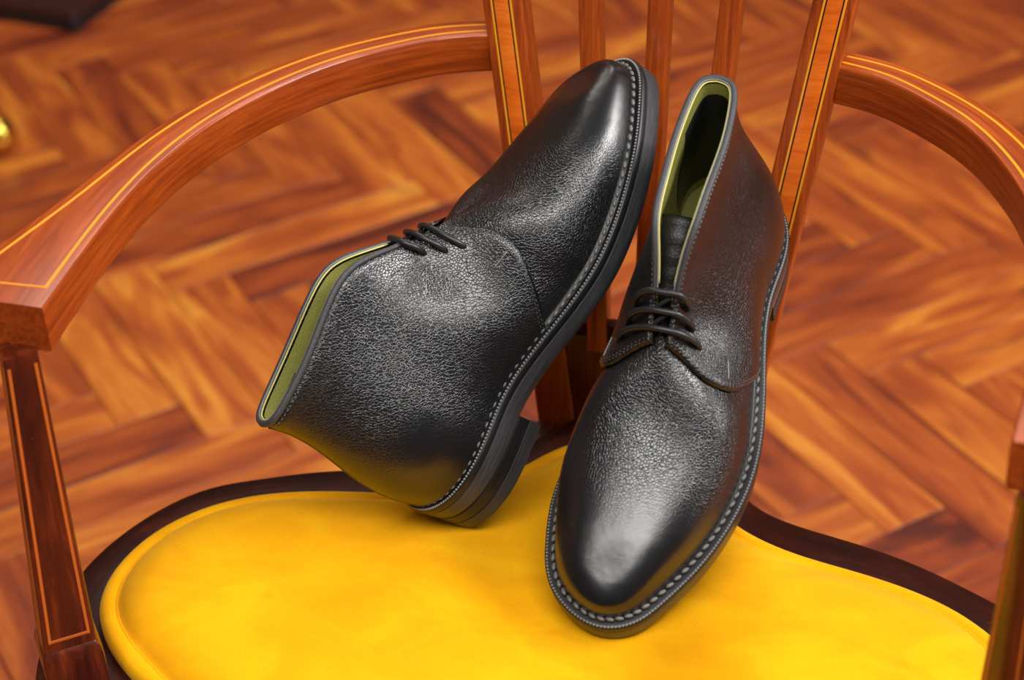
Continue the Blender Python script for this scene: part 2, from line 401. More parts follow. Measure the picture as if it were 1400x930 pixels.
for k in (-1, 0, 1):
    c = lambda z, k=k: k * (.0275 + .0625 * z) - .002
    barback(lambda z: c(z) - .0068, lambda z: c(z) + .0068, .040, .40, .015, MAH, 'spindle', gs=k * 2.3)
ix = lambda z: ox(z) - .0255
barback(lambda z: -ix(z), lambda z: ix(z), -.048, .050, .017, MAH_S, 'lower_back_rail', off=-.001)
# a turned bead line along the lower rail
S = []
p_ = barback(lambda z: -ix(z) + .004, lambda z: ix(z) - .004, .050, .058, .014, MAH_D, 'rail_moulding', off=-.002, n=4)
# crest rail joining the uprights above the picture
S = []; G = []
for x in np.linspace(-.165, .165, 40):
    z = .395 + .016 * (1 - (x / .165) ** 2); h = .030 - .010 * (x / .165) ** 2; L = rrect(-.024, .002, -h * .3, h, .004)
    S.append([np.array([x, yb(z), z]) + BN * a + np.array([0, .2265, .974]) * b for a, b in L]); G.append([(x, a, b) for a, b in L])
v, f = loft(S); cobj('crest_rail', v, f, MAH, grain=np.array(G).reshape(-1, 3), angle=40)

# arms
armin = [(.1085, .0395), (.135, .0285), (.160, .0095), (.1860, -.0165), (.2115, -.055), (.2320, -.1030), (.2430, -.1525), (.2465, -.2035), (.2452, -.2500), (.2432, -.2820), (.2415, -.3080)]
armw = [.0215, .0225, .0235, .0240, .0250, .0262, .0285, .0345, .0470, .0560, .0600]
NA = 70
ai = curve(armin, NA); d = chord(armin); aw = pspline(d / d[-1], np.array(armw))(np.linspace(0, 1, NA))[:, 0]
at_ = np.gradient(ai, axis=0); at_ /= np.linalg.norm(at_, axis=1)[:, None]; an = np.stack([-at_[:, 1], at_[:, 0]], 1)
an[an[:, 0] < 0] *= 1
if an[NA // 2, 0] < 0: an = -an
al = chord(ai)
ath = .0262 + .0015 * smooth(.85, 1, np.linspace(0, 1, NA))
az = .2405 + .0030 * np.sin(np.linspace(0, math.pi, NA))
endk = smooth(.93, 1.0, np.linspace(0, 1, NA))
an2 = an * (1 - endk[:, None]) + np.array([1., 0.]) * endk[:, None]; an2 /= np.linalg.norm(an2, axis=1)[:, None]
def arm(sgn):
    S = []; G = []
    for i in range(NA):
        L = rrect(0, aw[i], -ath[i], 0, .0018, 4)
        S.append([(sgn * (ai[i, 0] + an2[i, 0] * a), ai[i, 1] + an2[i, 1] * a, az[i] + b) for a, b in L]); G.append([(al[i] + sgn, a, b) for a, b in L])
    v, f = loft(S)
    if sgn < 0: f = [t[::-1] for t in f]
    p = cobj('armrest', v, f, MAH, grain=np.array(G).reshape(-1, 3), angle=45)
    w = .0017
    for which in ('in', 'out'):
        S = []
        lo = 0
        for i in range(lo, NA - 3):
            a0 = .0052 if which == 'in' else aw[i] - .0078
            L = [(a0, .00022), (a0 + w, .00022), (a0 + w, -.0006), (a0, -.0006)]
            S.append([(sgn * (ai[i, 0] + an2[i, 0] * a), ai[i, 1] + an2[i, 1] * a, az[i] + b) for a, b in L])
        v, f = loft(S)
        if sgn < 0: f = [t[::-1] for t in f]
        sub('string_inlay', v, f, STRING, p, smooth=False)
    i = NA - 4; S = []
    for a in np.linspace(.0052, aw[i] - .0062, 8):
        P = np.array([sgn * (ai[i, 0] + an2[i, 0] * a), ai[i, 1] + an2[i, 1] * a, az[i]])
        S.append([P + np.array([0, q, b]) for q, b in ((-.0006, .00022), (.0006, .00022), (.0006, -.0006), (-.0006, -.0006))])
    v, f = loft(S); sub('string_inlay', v, f, STRING, p, smooth=False)
    return p
for sgn in (-1, 1): arm(sgn)

# arm supports on their square feet
def support(sgn):
    rt = math.radians(39); ux = np.array([math.cos(rt), math.sin(rt)]); uy = np.array([-math.sin(rt), math.cos(rt)])
    def sec(c, hx, hy, z, r=.0012):
        return [(sgn * -(c[0] + ux[0] * a + uy[0] * b), c[1] + ux[1] * a + uy[1] * b, z) for a, b in rrect(-hx, hx, -hy, hy, r, 2)]
    cb = np.array([-.2570, -.3310]); ct = np.array([-.2590, -.3120])
    n = 14; S = []; G = []
    for t in np.linspace(0, 1, n):
        c = cb + (ct - cb) * t; h = .0150 + (.0092 - .0150) * t ** .9; S.append(sec(c, h, h * .9, .033 + (.2150 - .033) * t)); G.append([(.2 * t + sgn * 3, a, b) for a, b in rrect(-h, h, -h, h, .0012, 2)])
    v, f = loft(S)
    if sgn > 0: f = [t[::-1] for t in f]
    p = cobj('arm_support', v, f, MAH_S, grain=np.array(G).reshape(-1, 3), angle=45)
    # stringing on the two front faces
    for face in (0, 1):
        for e in (-1, 1):
            S = []
            for t in np.linspace(.03, .97, 12):
                c = cb + (ct - cb) * t; h = .0150 + (.0092 - .0150) * t ** .9; hx, hy = h, h * .9; z = .033 + (.2150 - .033) * t
                off = (hx if face == 0 else hy) * .74 * e; w = .0008
                if face == 0: L = [(off - w, -hy - .0002), (off + w, -hy - .0002), (off + w, -hy + .0006), (off - w, -hy + .0006)]
                else: L = [(-hx - .0002, off + w), (-hx - .0002, off - w), (-hx + .0006, off - w), (-hx + .0006, off + w)]
                S.append([(sgn * -(c[0] + ux[0] * a + uy[0] * b), c[1] + ux[1] * a + uy[1] * b, z) for a, b in L])
            v, f = loft(S)
            if sgn > 0: f = [t[::-1] for t in f]
            sub('string_inlay', v, f, STRING_D, p, smooth=False)
    t = .035; c = cb + (ct - cb) * t; h = .0148; S = []
    for a in np.linspace(-h * .78, h * .78, 5):
        S.append([(sgn * -(c[0] + ux[0] * a + uy[0] * b), c[1] + ux[1] * a + uy[1] * b, z) for b, z in ((-h * .9 - .0003, .0388), (-h * .9 - .0003, .0404), (-h * .9 + .0006, .0404), (-h * .9 + .0006, .0388))])
    v, f = loft(S); sub('string_inlay', v, f, STRING_D, p, smooth=False)
    S = []; G = []
    for z, h in ((-.0075, .0170), (.0245, .0170), (.0290, .0160), (.0325, .0142), (.0335, .0130)):
        S.append(sec(cb, h, h * .93, z)); G.append([(z + sgn, a, b) for a, b in rrect(-h, h, -h, h, .0012, 2)])
    v, f = loft(S)
    if sgn > 0: f = [t[::-1] for t in f]
    cobj('support_block', v, f, MAH_S, grain=np.array(G).reshape(-1, 3), angle=35)
for sgn in (1, -1): support(sgn)
# legs
for lx, ly, splay in ((-.255, -.335, .012), (.255, -.335, .012), (-.060, -.042, .004), (.060, -.042, .004)):
    S = []; G = []
    for t in np.linspace(0, 1, 8):
        h = .0175 - .006 * t; z = -.012 - t * (Z0 - .012) if t < 1 else -Z0
        cx = lx + math.copysign(splay, lx) * t; cy = ly + (.05 * t * t if ly > -.1 else -.01 * t)
        L = rrect(-h, h, -h, h, .0018, 2); S.append([(cx + a, cy + b, z) for a, b in L]); G.append([(z + lx, a, b) for a, b in L])
    v, f = loft(S); cobj('leg', v, [t[::-1] for t in f], MAH_S, grain=np.array(G).reshape(-1, 3), angle=40)

# ------------------------------------------------------------------ the chukka boots
OUT = np.array([[0.0, 0.0], [0.0035, 0.0179], [0.015, 0.0337], [0.04, 0.0444], [0.08, 0.0436], [0.12, 0.049], [0.16, 0.0568], [0.195, 0.0582], [0.225, 0.0532], [0.254, 0.0430], [0.279, 0.0292], [0.295, 0.0165], [0.302, -0.0011], [0.2965, -0.021], [0.281, -0.0376], [0.256, -0.0466], [0.225, -0.0507], [0.195, -0.0472], [0.16, -0.042], [0.12, -0.0332], [0.08, -0.0284], [0.04, -0.0307], [0.015, -0.0274], [0.0035, -0.0162], [0.0, 0.0]])
_d = chord(OUT); _of = pspline(_d / _d[-1], OUT, True)
_tt = np.linspace(0, 1, 4001); _pp = _of(_tt); _al = chord(_pp); PERIM = _al[-1]
S_TOE = _al[np.argmax(_pp[:, 0])] / PERIM
def outline(s, off=0.0):
    s = np.atleast_1d(np.asarray(s, float)) % 1.0
    t = np.interp(s * PERIM, _al, _tt); p = _of(t); e = 1e-4
    d = _of((t + e) % 1.0) - _of((t - e) % 1.0); d /= np.linalg.norm(d, axis=1)[:, None]
    n = np.stack([d[:, 1], -d[:, 0]], 1)
    off = np.asarray(off, float)
    return p + n * (off[:, None] if off.ndim else off)
HS = .0125; TO = .0122; TW = .0045; SPRING = .002
def zsole(x):
    x = np.asarray(x, float); return HS * (1 - smooth(.075, .185, x)) + SPRING * np.clip((x - .19) / .112, 0, 1.2) ** 1.8
def zwelt(x): return zsole(x) + TO + TW
def feather_off(s): return .0056 + .0013 * smooth(.06, .17, outline(s)[:, 0])
TOP = np.array([[0.014, 0.0, 0.1419], [0.017, 0.0080, 0.1417], [0.0315, 0.0122, 0.1409], [0.0575, 0.0136, 0.1404], [0.0875, 0.0124, 0.1414], [0.1104, 0.0109, 0.1382], [0.1232, 0.0082, 0.1284], [0.1358, 0.0060, 0.1145], [0.1503, 0.0045, 0.0996], [0.1628, 0.0028, 0.0882], [0.1725, 0.0003, 0.0805], [0.1861, 0.0, 0.0718], [0.204, 0.0, 0.0640], [0.224, 0.0, 0.0575], [0.242, 0.0, 0.0525], [0.258, 0.0, 0.0480], [0.27, 0.0, 0.0432]])
TOPS = np.array([0, .045, .105, .18, .26, .33, .38, .43, .485, .54, .585, .64, .705, .78, .855, .925, 1.0])
_tf = pspline(TOPS, TOP)
BX = np.array([0, .05, .12, .20, .29, .365, .41, .455, .505, .555, .60, .655, .72, .79, .86, .93, 1.0]); _bf = pspline(TOPS, BX)
def top(q, side):
    q = np.asarray(q, float); u = np.clip((q - .8) / .2, 0, 1); p = _tf(np.where(q > .8, .8 + .2 * (u + u * u - u ** 3), q)); p[:, 1] = np.maximum(p[:, 1], 0) * (1 if side > 0 else -.95) - .0045 * smooth(.16, .27, p[:, 0]); return p
def upper(q, v, side, shut=False):
    q = np.asarray(q, float); v = np.asarray(v, float)
    f = np.clip(_bf(q)[:, 0], 0, 1); f[q <= 0] = 0; f[q >= 1] = 1
    s = f * S_TOE if side > 0 else 1 - f * (1 - S_TOE)
    fo = feather_off(s); b2 = outline(s, fo); B = np.concatenate([b2, (zwelt(b2[:, 0]) - .002)[:, None]], 1); T = top(q, side)
    if shut: T[:, 1] = T[:, 1] * (1 - smooth(.44, .50, q)) - .0 
    outd = outline(s, fo - .001) - b2; outd /= np.linalg.norm(outd, axis=1)[:, None]; outd = np.concatenate([outd, np.zeros((len(q), 1))], 1)
    k = smooth(.40, .62, q)[:, None]; hgt = (T[:, 2] - B[:, 2])[:, None]
    hor = B - T; hor[:, 2] = 0; hl = np.linalg.norm(hor, axis=1)[:, None]; hd = hor / np.maximum(hl, 1e-6)
    e = 1e-3; u_ = np.clip((q - .8) / .2, 0, 1); qt = np.where(q > .8, .8 + .2 * (u_ + u_ * u_ - u_ ** 3), q); dT = _tf(np.clip(qt + e, 0, 1)) - _tf(np.clip(qt - e, 0, 1)); sl = (dT[:, 2] / np.maximum(dT[:, 0], 1e-7))[:, None]
    zz = np.array([[0, 0, 1.]]); toe = smooth(.80, 1.0, q)[:, None]; heel = (1 - smooth(.0, .2, q))[:, None]
    full = smooth(.60, .80, q)[:, None]
    med = (0.0 if side > 0 else 1.0) * (smooth(.22, .40, q) * (1 - smooth(.62, .80, q)))[:, None]
    P1c = B + outd * (.006 + .0035 * heel + .010 * med) + zz * hgt * .42; P2c = T - zz * hgt * .38 + outd * (.001 - .0095 * heel + .010 * med)
    P1r = B + outd * (.0035 + .0015 * toe + .008 * med) + zz * hgt * (.62 + .12 * toe + .05 * full)
    d2 = hd.copy(); d2[:, 2:] = np.clip(sl, -1.2, 0) * hd[:, :1] * smooth(.58, .7, q)[:, None]
    P2r = T + d2 * hl * (.62 - .02 * toe + .16 * med + .11 * full)
    P1 = P1c * (1 - k) + P1r * k; P2 = P2c * (1 - k) + P2r * k
    vv = v[None, :, None]; a = 1 - vv
    return a ** 3 * B[:, None] + 3 * a * a * vv * P1[:, None] + 3 * a * vv * vv * P2[:, None] + vv ** 3 * T[:, None]
def upper_pts(q, v, side):
    """paired (q_i, v_i) points and outward normals"""
    q = np.atleast_1d(np.asarray(q, float)); v = np.atleast_1d(np.asarray(v, float)); P = np.zeros((len(q), 3)); N = np.zeros((len(q), 3)); e = 2e-3
    for i in range(len(q)):
        qa, qb = max(q[i] - e, 0), min(q[i] + e, 1); va, vb = max(v[i] - e, 0), min(v[i] + e, 1)
        G = upper([qa, q[i], qb], [va, v[i], vb], side); P[i] = G[1, 1]
        n = np.cross(G[2, 1] - G[0, 1], G[1, 2] - G[1, 0]); n = n / (np.linalg.norm(n) + 1e-12); N[i] = n * side
    N[q <= 0, 1] = 0
    ref = P - np.array([0, 0, .04]); ref[:, 0] = np.where(P[:, 0] < .06, P[:, 0] - .06, 0)
    flip = (N * ref).sum(1) < 0; N[flip] *= -1
    N /= np.linalg.norm(N, axis=1)[:, None] + 1e-12
    return P, N
def grid_normals(G, side):
    du = np.gradient(G, axis=0); dv = np.gradient(G, axis=1); n = np.cross(du, dv) * side
    n /= np.linalg.norm(n, axis=2)[..., None] + 1e-12
    c = G.mean(axis=(0, 1)); 
    if ((G - np.array([.08, 0, .04])) * n).sum() < 0: n = -n
    return n
# front edge of the quarters: x against v
_xf = pspline([0, .12, .29, .43, .52, .66, .75, .88, 1.0], [.1265, .1390, .1535, .1640, .1665, .1685, .1660, .1620, .1600])
def quarter_q(nv):
    qs = np.linspace(0, .75, 400); vs = np.linspace(0, 1, nv); out = {}
    for side in (1, -1):
        X = upper(qs, vs, side)[..., 0]; xe = _xf(vs)[:, 0]
        out[side] = np.array([qs[np.argmax(X[:, j] >= xe[j])] for j in range(nv)])
        w = np.ones(7) / 7; pdv = np.pad(out[side], 3, mode='edge'); out[side] = np.convolve(pdv, w, 'valid')
    return vs, out
NV = 41; QV, QE = quarter_q(NV)
def quarter_grid(side, nu=80):
    u = np.linspace(0, 1, nu); G = np.zeros((nu, NV, 3))
    for j in range(NV):
        G[:, j] = upper(u * QE[side][j], [QV[j]], side)[:, 0]
    return G
QG = {s: quarter_grid(s) for s in (1, -1)}
QN = {s: grid_normals(QG[s], s) for s in (1, -1)}
for s in (1, -1): QN[s][0, :, 1] = 0

def build_shoe(name, label, mir, R, t):
    root = bpy.data.objects.new(name, None); COL.objects.link(root)
    Mx = Matrix.Identity(4)
    for i in range(3):
        for j in range(3): Mx[i][j] = R[i][j]
        Mx[i][3] = t[i] + (Z0 if i == 2 else 0)
    root.matrix_world = Mx
    setprops(root, label, 'boot', 'pair of black chukka boots')
    def part(nm, v, f, mat, parent=None, lab=None, **k):
        v = np.array(v, float)
        if mir: v = v * [1, -1, 1]; f = [tuple(q)[::-1] for q in f]
        o = obj(nm, v, f, mat, parent or root, **k)
        if lab: o['label'] = lab
        return o
    # ---- vamp
    q = np.concatenate([np.linspace(.36, .60, 26), np.linspace(.60, 1, 64)[1:]]); vv = np.linspace(0, 1, 36)
    V = []; F = []
    for side in (1, -1):
        G = upper(q, vv, side, True); F += gridfaces(*G.shape[:2], off=len(V), flip=side < 0); G = G - grid_normals(G, side) * (.0012 * (1 - smooth(.50, .56, q)))[:, None, None]; V += G.reshape(-1, 3).tolist()
    v, f, _ = weld(V, F)
    nb_ = [set() for _ in range(len(v))]
    for fc in f:
        for a in range(len(fc)): nb_[fc[a]].add(fc[a - 1]); nb_[fc[a - 1]].add(fc[a])
    wgt = smooth(.215, .245, v[:, 0]) * smooth(.003, .012, v[:, 2] - zwelt(v[:, 0])) * smooth(0, .02, .288 - np.hypot(v[:, 0], 0) + .012)
    I0 = np.concatenate([[i] * len(n_) for i, n_ in enumerate(nb_)]); J0 = np.concatenate([list(n_) for n_ in nb_]); cnt = np.bincount(I0, minlength=len(v))
    for _ in range(24):
        av = np.stack([np.bincount(I0, v[J0, k], minlength=len(v)) for k in range(3)], 1) / cnt[:, None]
        v = v + (av - v) * (wgt * .6)[:, None]
    # even out the crown of the toe (moving least squares, weighted by the area round each vertex)
    ar_ = np.zeros(len(v))
    for fc in f:
        p = v[list(fc)]; a_ = np.linalg.norm(np.cross(p[1] - p[0], p[2] - p[0])) + (np.linalg.norm(np.cross(p[2] - p[0], p[3] - p[0])) if len(fc) > 3 else 0)
        ar_[list(fc)] += a_
    d_ = np.hypot(v[:, 0] - .266, v[:, 1] + .0045); hz_ = v[:, 2] - zwelt(v[:, 0]); ids = np.where((d_ < .030) & (hz_ > .010))[0]; src = np.where((d_ < .050) & (hz_ > .007))[0]
    newz = v[:, 2].copy()
    for i_ in ids:
        dx = (v[src, 0] - v[i_, 0]) / .008; dy = (v[src, 1] - v[i_, 1]) / .008; w_ = np.exp(-(dx * dx + dy * dy)) * ar_[src]
        A_ = np.stack([np.ones_like(dx), dx, dy, dx * dx, dx * dy, dy * dy], 1); AW = A_ * w_[:, None]
        newz[i_] = np.linalg.solve(A_.T @ AW + np.eye(6) * 1e-12, AW.T @ v[src, 2])[0]
    wz = (1 - smooth(.017, .029, d_)) * smooth(.010, .016, hz_); v[:, 2] += (newz - v[:, 2]) * wz
    vamp = part('vamp', v, f, LEA)
    # ---- quarters
    for side in (1, -1):
        G, N = QG[side], QN[side]; nu = G.shape[0]; th = .0023
        edge = np.minimum(1, np.minimum((1 - np.linspace(0, 1, nu)[:, None]) * 60, (1 - QV[None, :]) * 30)) ** .5
        O = G + N * (.0004 + (th - .0004) * edge[..., None]); I = G + N * .0001
        V = np.concatenate([O.reshape(-1, 3), I[-1], I[:, -1]]); F = gridfaces(nu, NV, flip=side < 0); b = nu * NV
        for j in range(NV - 1):
            a = ((nu - 1) * NV + j, b + j, b + j + 1, (nu - 1) * NV + j + 1); F.append(a if side > 0 else a[::-1])
        b2 = b + NV
        for i in range(nu - 1):
            a = (i * NV + NV - 1, (i + 1) * NV + NV - 1, b2 + i + 1, b2 + i); F.append(a if side > 0 else a[::-1])
        qo = part('quarter', V, F, LEA)
        # stitching along the front edge, two rows, and the bar tack
        SV = []; SF = []
        def stitch(P, N, T, l=.0011, w=.00033):
            B = np.cross(N, T); b = len(SV)
            for a, c, h in ((-1, 0, .0), (0, -1, .0), (1, 0, 0), (0, 1, 0), (0, 0, 1)):
                SV.append(P + T * a * l + B * c * w + N * (h * .00045 - .0001))
            SF.extend([(b, b + 1, b + 4), (b + 1, b + 2, b + 4), (b + 2, b + 3, b + 4), (b + 3, b, b + 4)])
        for dd in (.0024, .0042):
            line = []; nrm = []
            for j in range(NV):
                c = chord(G[::-1, j]); i = np.interp(dd, c, np.arange(nu)[::-1]); i0 = int(i); fr = i - i0; i1 = min(i0 + 1, nu - 1)
                line.append(O[i0, j] * (1 - fr) + O[i1, j] * fr); nrm.append(N[i0, j])
            line = np.array(line); nrm = np.array(nrm); c = chord(line); s = np.arange(.002, c[-1] - .004, .0030)
            P = np.stack([np.interp(s, c, line[:, k]) for k in range(3)], 1); Nn = np.stack([np.interp(s, c, nrm[:, k]) for k in range(3)], 1); Tn = np.gradient(P, axis=0)
            for a in range(len(P)): stitch(P[a], Nn[a] / np.linalg.norm(Nn[a]), Tn[a] / np.linalg.norm(Tn[a]))
        # topline row
        jt = NV - 2
        c = chord(O[:, jt]); s = np.arange(.003, c[-1] - .003, .0030); P = np.stack([np.interp(s, c, O[:, jt, k]) for k in range(3)], 1); Nn = np.stack([np.interp(s, c, N[:, jt, k]) for k in range(3)], 1); Tn = np.gradient(P, axis=0)
        for a in range(len(P)): stitch(P[a], Nn[a] / np.linalg.norm(Nn[a]), Tn[a] / np.linalg.norm(Tn[a]))
        so = part('seam_stitching', SV, SF, STITCH, qo, smooth=False); so['kind'] = 'stuff'
        # bar tack: a short stitched line across the wing
        j0 = int(NV * .47); P = O[int(nu * .88):int(nu * .97), j0] + N[int(nu * .88):int(nu * .97), j0] * .0003
        v, f = tube(P, .0005, 6); part('bar_tack', v, f, STITCH, qo)
    # ---- backstay seam down the heel
    P, N = upper_pts(np.zeros(24), np.linspace(.05, .97, 24), 1); P[:, 1] = 0
    v, f = tube(P + N * .0018, .0011, 7); part('back_seam', v, f, LEA)
    # ---- lining
    qs = np.linspace(0, .46, 44); vl = np.linspace(.05, .99, 26); V = []; F = []
    for side in (1, -1):
        G = upper(qs, vl, side); N = grid_normals(G, side); N[0, :, 1] = 0
        G = G - N * (.0016 + .0016 * (1 - smooth(.3, .6, vl)))[None, :, None]; G[0, :, 1] = 0
        F += gridfaces(*G.shape[:2], off=len(V), flip=side > 0); V += G.reshape(-1, 3).tolist()
    v, f, _ = weld(V, F); part('lining', v, f, OLIVE, lab='olive green leather lining')
    # ---- black heel grip inside the counter
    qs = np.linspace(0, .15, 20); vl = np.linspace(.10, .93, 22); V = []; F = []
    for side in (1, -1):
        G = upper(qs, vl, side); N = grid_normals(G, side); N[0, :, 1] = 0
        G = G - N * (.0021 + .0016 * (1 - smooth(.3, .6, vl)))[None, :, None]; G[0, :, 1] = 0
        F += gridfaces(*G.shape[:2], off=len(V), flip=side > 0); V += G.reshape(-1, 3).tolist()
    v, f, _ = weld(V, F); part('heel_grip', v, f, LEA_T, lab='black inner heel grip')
    # ---- collar rim and pale piping
    qr = np.linspace(0, .455, 60); L = np.concatenate([top(qr[::-1], -1), top(qr[1:], 1)])
    _, Nr = upper_pts(np.concatenate([qr[::-1], qr[1:]]), np.full(119, .985), 1)
    Nh = np.zeros_like(L); tg = np.gradient(L, axis=0); tg /= np.linalg.norm(tg, axis=1)[:, None]
    dn = np.cross(tg, np.array([0, 0, 1.])); dn /= np.linalg.norm(dn, axis=1)[:, None]
    if (dn[59] * np.array([-1, 0, 0])).sum() < 0: dn = -dn
    rr = .0021 - .0009 * np.abs(np.linspace(-1, 1, 119)) ** 6
    v, f = tube(L + dn * .0008 + np.array([0, 0, .0004]), rr, 8); rim = part('collar_rim', v, f, RIM)
    L2 = L[3:-3]; dn2 = dn[3:-3]
    v, f = tube(L2 - dn2 * .0015 + np.array([0, 0, .0004]), .00055, 6); part('piping', v, f, PIPE, rim, lab='pale olive edge piping')
    v, f = tube(L - dn * .0009 + np.array([0, 0, .0016]), .00035, 5); part('edge_thread', v, f, BEAD, rim)
    # ---- insole
    s = np.linspace(0, 1, 121)[:-1]; P = outline(s, feather_off(s) + .0008); P3 = np.concatenate([P, (zwelt(P[:, 0]) + .0045)[:, None]], 1)
    n = len(P3); F = [(i, i + 1, n - 1 - i, n - i) if i else (0, 1, n - 1) for i in range(0, n // 2)]
    F = [tuple(dict.fromkeys(x % n for x in q_)) for q_ in F]; F = [q_ for q_ in F if len(q_) > 2]
    part('insole', P3, F, OLIVE)
    # ---- tongue
    tc = curve([(.192, 0, .0690), (.178, 0, .0760), (.165, 0, .0845), (.150, 0, .0965), (.136, 0, .1100), (.124, 0, .1215), (.1120, 0, .1305), (.1030, 0, .1350)], 40)
    tg = np.gradient(tc, axis=0); tg /= np.linalg.norm(tg, axis=1)[:, None]; nn = np.cross(tg, np.array([0, 1., 0])); nn[nn[:, 2] < 0] *= -1
    ys = np.linspace(-1, 1, 15); V = []
    for lay in (0, 1):
        for i in range(40):
            hw = .0062 + .0048 * smooth(.25, 1, i / 39)
            for y in ys:
                yy = y * hw; p = tc[i] + np.array([0, yy - .0045 * smooth(.16, .27, tc[i, 0]), 0]) - nn[i] * (.0034 + yy * yy * 50 + lay * .0022) + nn[i] * .0004 * math.sin(i * 1.7); V.append(p)
    F = gridfaces(40, 15, flip=False) + gridfaces(40, 15, off=600, flip=True)
    for i in range(39):
        for j in (0, 14):
            a = (i * 15 + j, (i + 1) * 15 + j, 600 + (i + 1) * 15 + j, 600 + i * 15 + j); F.append(a)
    for j in range(14): F.append((39 * 15 + j, 39 * 15 + j + 1, 600 + 39 * 15 + j + 1, 600 + 39 * 15 + j))
    part('tongue', V, F, LEA_T)
    # ---- laces
    for k, (qe, ve) in enumerate(((.443, .85), (.467, .767), (.492, .703))):
        ends = {}
        for side in (1, -1):
            P, N = upper_pts([qe], [ve if side > 0 else ve - .10], side); ends[side] = (P[0], N[0])
            v, f = tube(P[0] + N[0] * .0019 + .0017 * np.array([[math.cos(a), math.sin(a), 0] for a in np.linspace(0, 2 * math.pi, 13)[:-1]]) @ np.array([np.cross(N[0], [0, 1, 0]), np.cross(N[0], np.cross(N[0], [0, 1, 0])), N[0]]), .0005, 5, closed=True)
            part('eyelet', v, f, RIM)
        E1, N1 = ends[1]; E2, N2 = ends[-1]
        mids = []
        for side, (E, N) in ((1, ends[1]), (-1, ends[-1])):
            Pm, Nm = upper_pts([qe + .004 * k], [min(.97, ve + .55 * (1 - ve))], side); mids.append(top(np.array([qe + .004 * k]), side)[0] * [1, 1.5, 1] + np.array([.0010, 0, .0019]))
        mid = (mids[0] + mids[1]) / 2 + np.array([.0003, 0, .0008])
        P = curve([E1 + N1 * .0010, E1 + N1 * .0029 + (mids[0] - E1) * .10, mids[0], mid, mids[1], E2 + N2 * .0029 + (mids[1] - E2) * .10, E2 + N2 * .0010], 40)
        v, f = tube(P, .0019, 8); part('lace', v, f, LACE)
    # crossing lace ends seen between the bars
    for k in range(2):
        qa, va = ((.443, .85), (.467, .767))[k]; qb, vb = ((.467, .767), (.492, .703))[k]
        Pa, Na = upper_pts([qa], [.985], 1); Pb, Nb = upper_pts([qb], [.985], -1)
        v, f = tube(curve([Pa[0] + Na[0] * -.0004, (Pa[0] + Pb[0]) / 2 + np.array([0, 0, .0008]), Pb[0] - Nb[0] * .0004], 12), .0015, 7); part('lace', v, f, LACE)
    # ---- welt
    NS = 260; s = np.linspace(0, 1, NS + 1)[:-1]; fo = feather_off(s)
    def rg(off, dz):
        P = outline(s, off); return np.concatenate([P, (zwelt(P[:, 0]) + dz)[:, None]], 1)
    S = np.array([rg(fo + .004, -TW), rg(.0004, -TW), rg(.0, -TW + .0008), rg(.0, -.0008), rg(.0006, .0), rg(.0022, .0003), rg(fo - .0022, .0002), rg(fo - .0016, .0012), rg(fo - .0006, .0030), rg(fo + .0006, .0034), rg(fo + .003, .0030)])
    v, f = S.reshape(-1, 3), gridfaces(len(S), NS, closed_m=True, flip=True); welt = part('welt', v, f, WELT, angle=60)
    # raised stitches, one by one
    NST = 112; so = []
    sv, sf = [], []
    base = []
    nseg = 7
    for i in range(nseg):
        a = -1 + 2 * i / (nseg - 1); r = .00135 * math.sqrt(max(.12, 1 - a * a)); base.append([(a * .0024, r * 1.0 * math.cos(b), r * .9 * math.sin(b) + .0002) for b in np.arange(6) * math.pi / 3])
    sv, sf = loft(np.array(base)); sme = None
    for k in range(NST):
        sk = (k + .5) / NST; fo_ = feather_off([sk]); P = outline([sk], fo_ - .0018)[0]; P2 = outline([sk + .002], feather_off([sk + .002]) - .0018)[0]
        p3 = np.array([P[0], P[1], float(zwelt(P[0])) + .0017]); q3 = np.array([P2[0], P2[1], float(zwelt(P2[0])) + .0017])
        T = q3 - p3; T /= np.linalg.norm(T); inn = outline([sk], fo_)[0] - P; inn = np.array([inn[0], inn[1], 0]); inn /= np.linalg.norm(inn)
        T = T + inn * .22; T /= np.linalg.norm(T); Zv = np.cross(T, inn); Zv = Zv if Zv[2] > 0 else -Zv; Zv /= np.linalg.norm(Zv); Yv = np.cross(Zv, T)
        if mir: p3 = p3 * [1, -1, 1]; T = T * [1, -1, 1]; Yv = Yv * [1, -1, 1]; Zv = Zv * [1, -1, 1]; Yv = -Yv
        if sme is None:
            o = obj('stitch', sv, sf, THREAD, welt); sme = o.data
        else:
            o = bpy.data.objects.new('stitch', sme); COL.objects.link(o); o.parent = welt
        mm = Matrix.Identity(4)
        for a in range(3): mm[a][0], mm[a][1], mm[a][2], mm[a][3] = T[a], Yv[a], Zv[a], p3[a]
        o.matrix_local = mm
    # wheeled bead row at the rim
    nb = 330; V = []; F = []
    for k in range(nb):
        P = outline([k / nb], .0013)[0]; p = np.array([P[0], P[1], float(zwelt(P[0])) + .0001]); r = .00092; b = len(V)
        V += [p + np.array(a) * r for a in ((1, 0, 0), (0, 1, 0), (-1, 0, 0), (0, -1, 0), (0, 0, 1))]; F += [(b, b + 1, b + 4), (b + 1, b + 2, b + 4), (b + 2, b + 3, b + 4), (b + 3, b, b + 4)]
    o = part('welt_beading', V, F, BEAD, welt, smooth=False); o['kind'] = 'stuff'
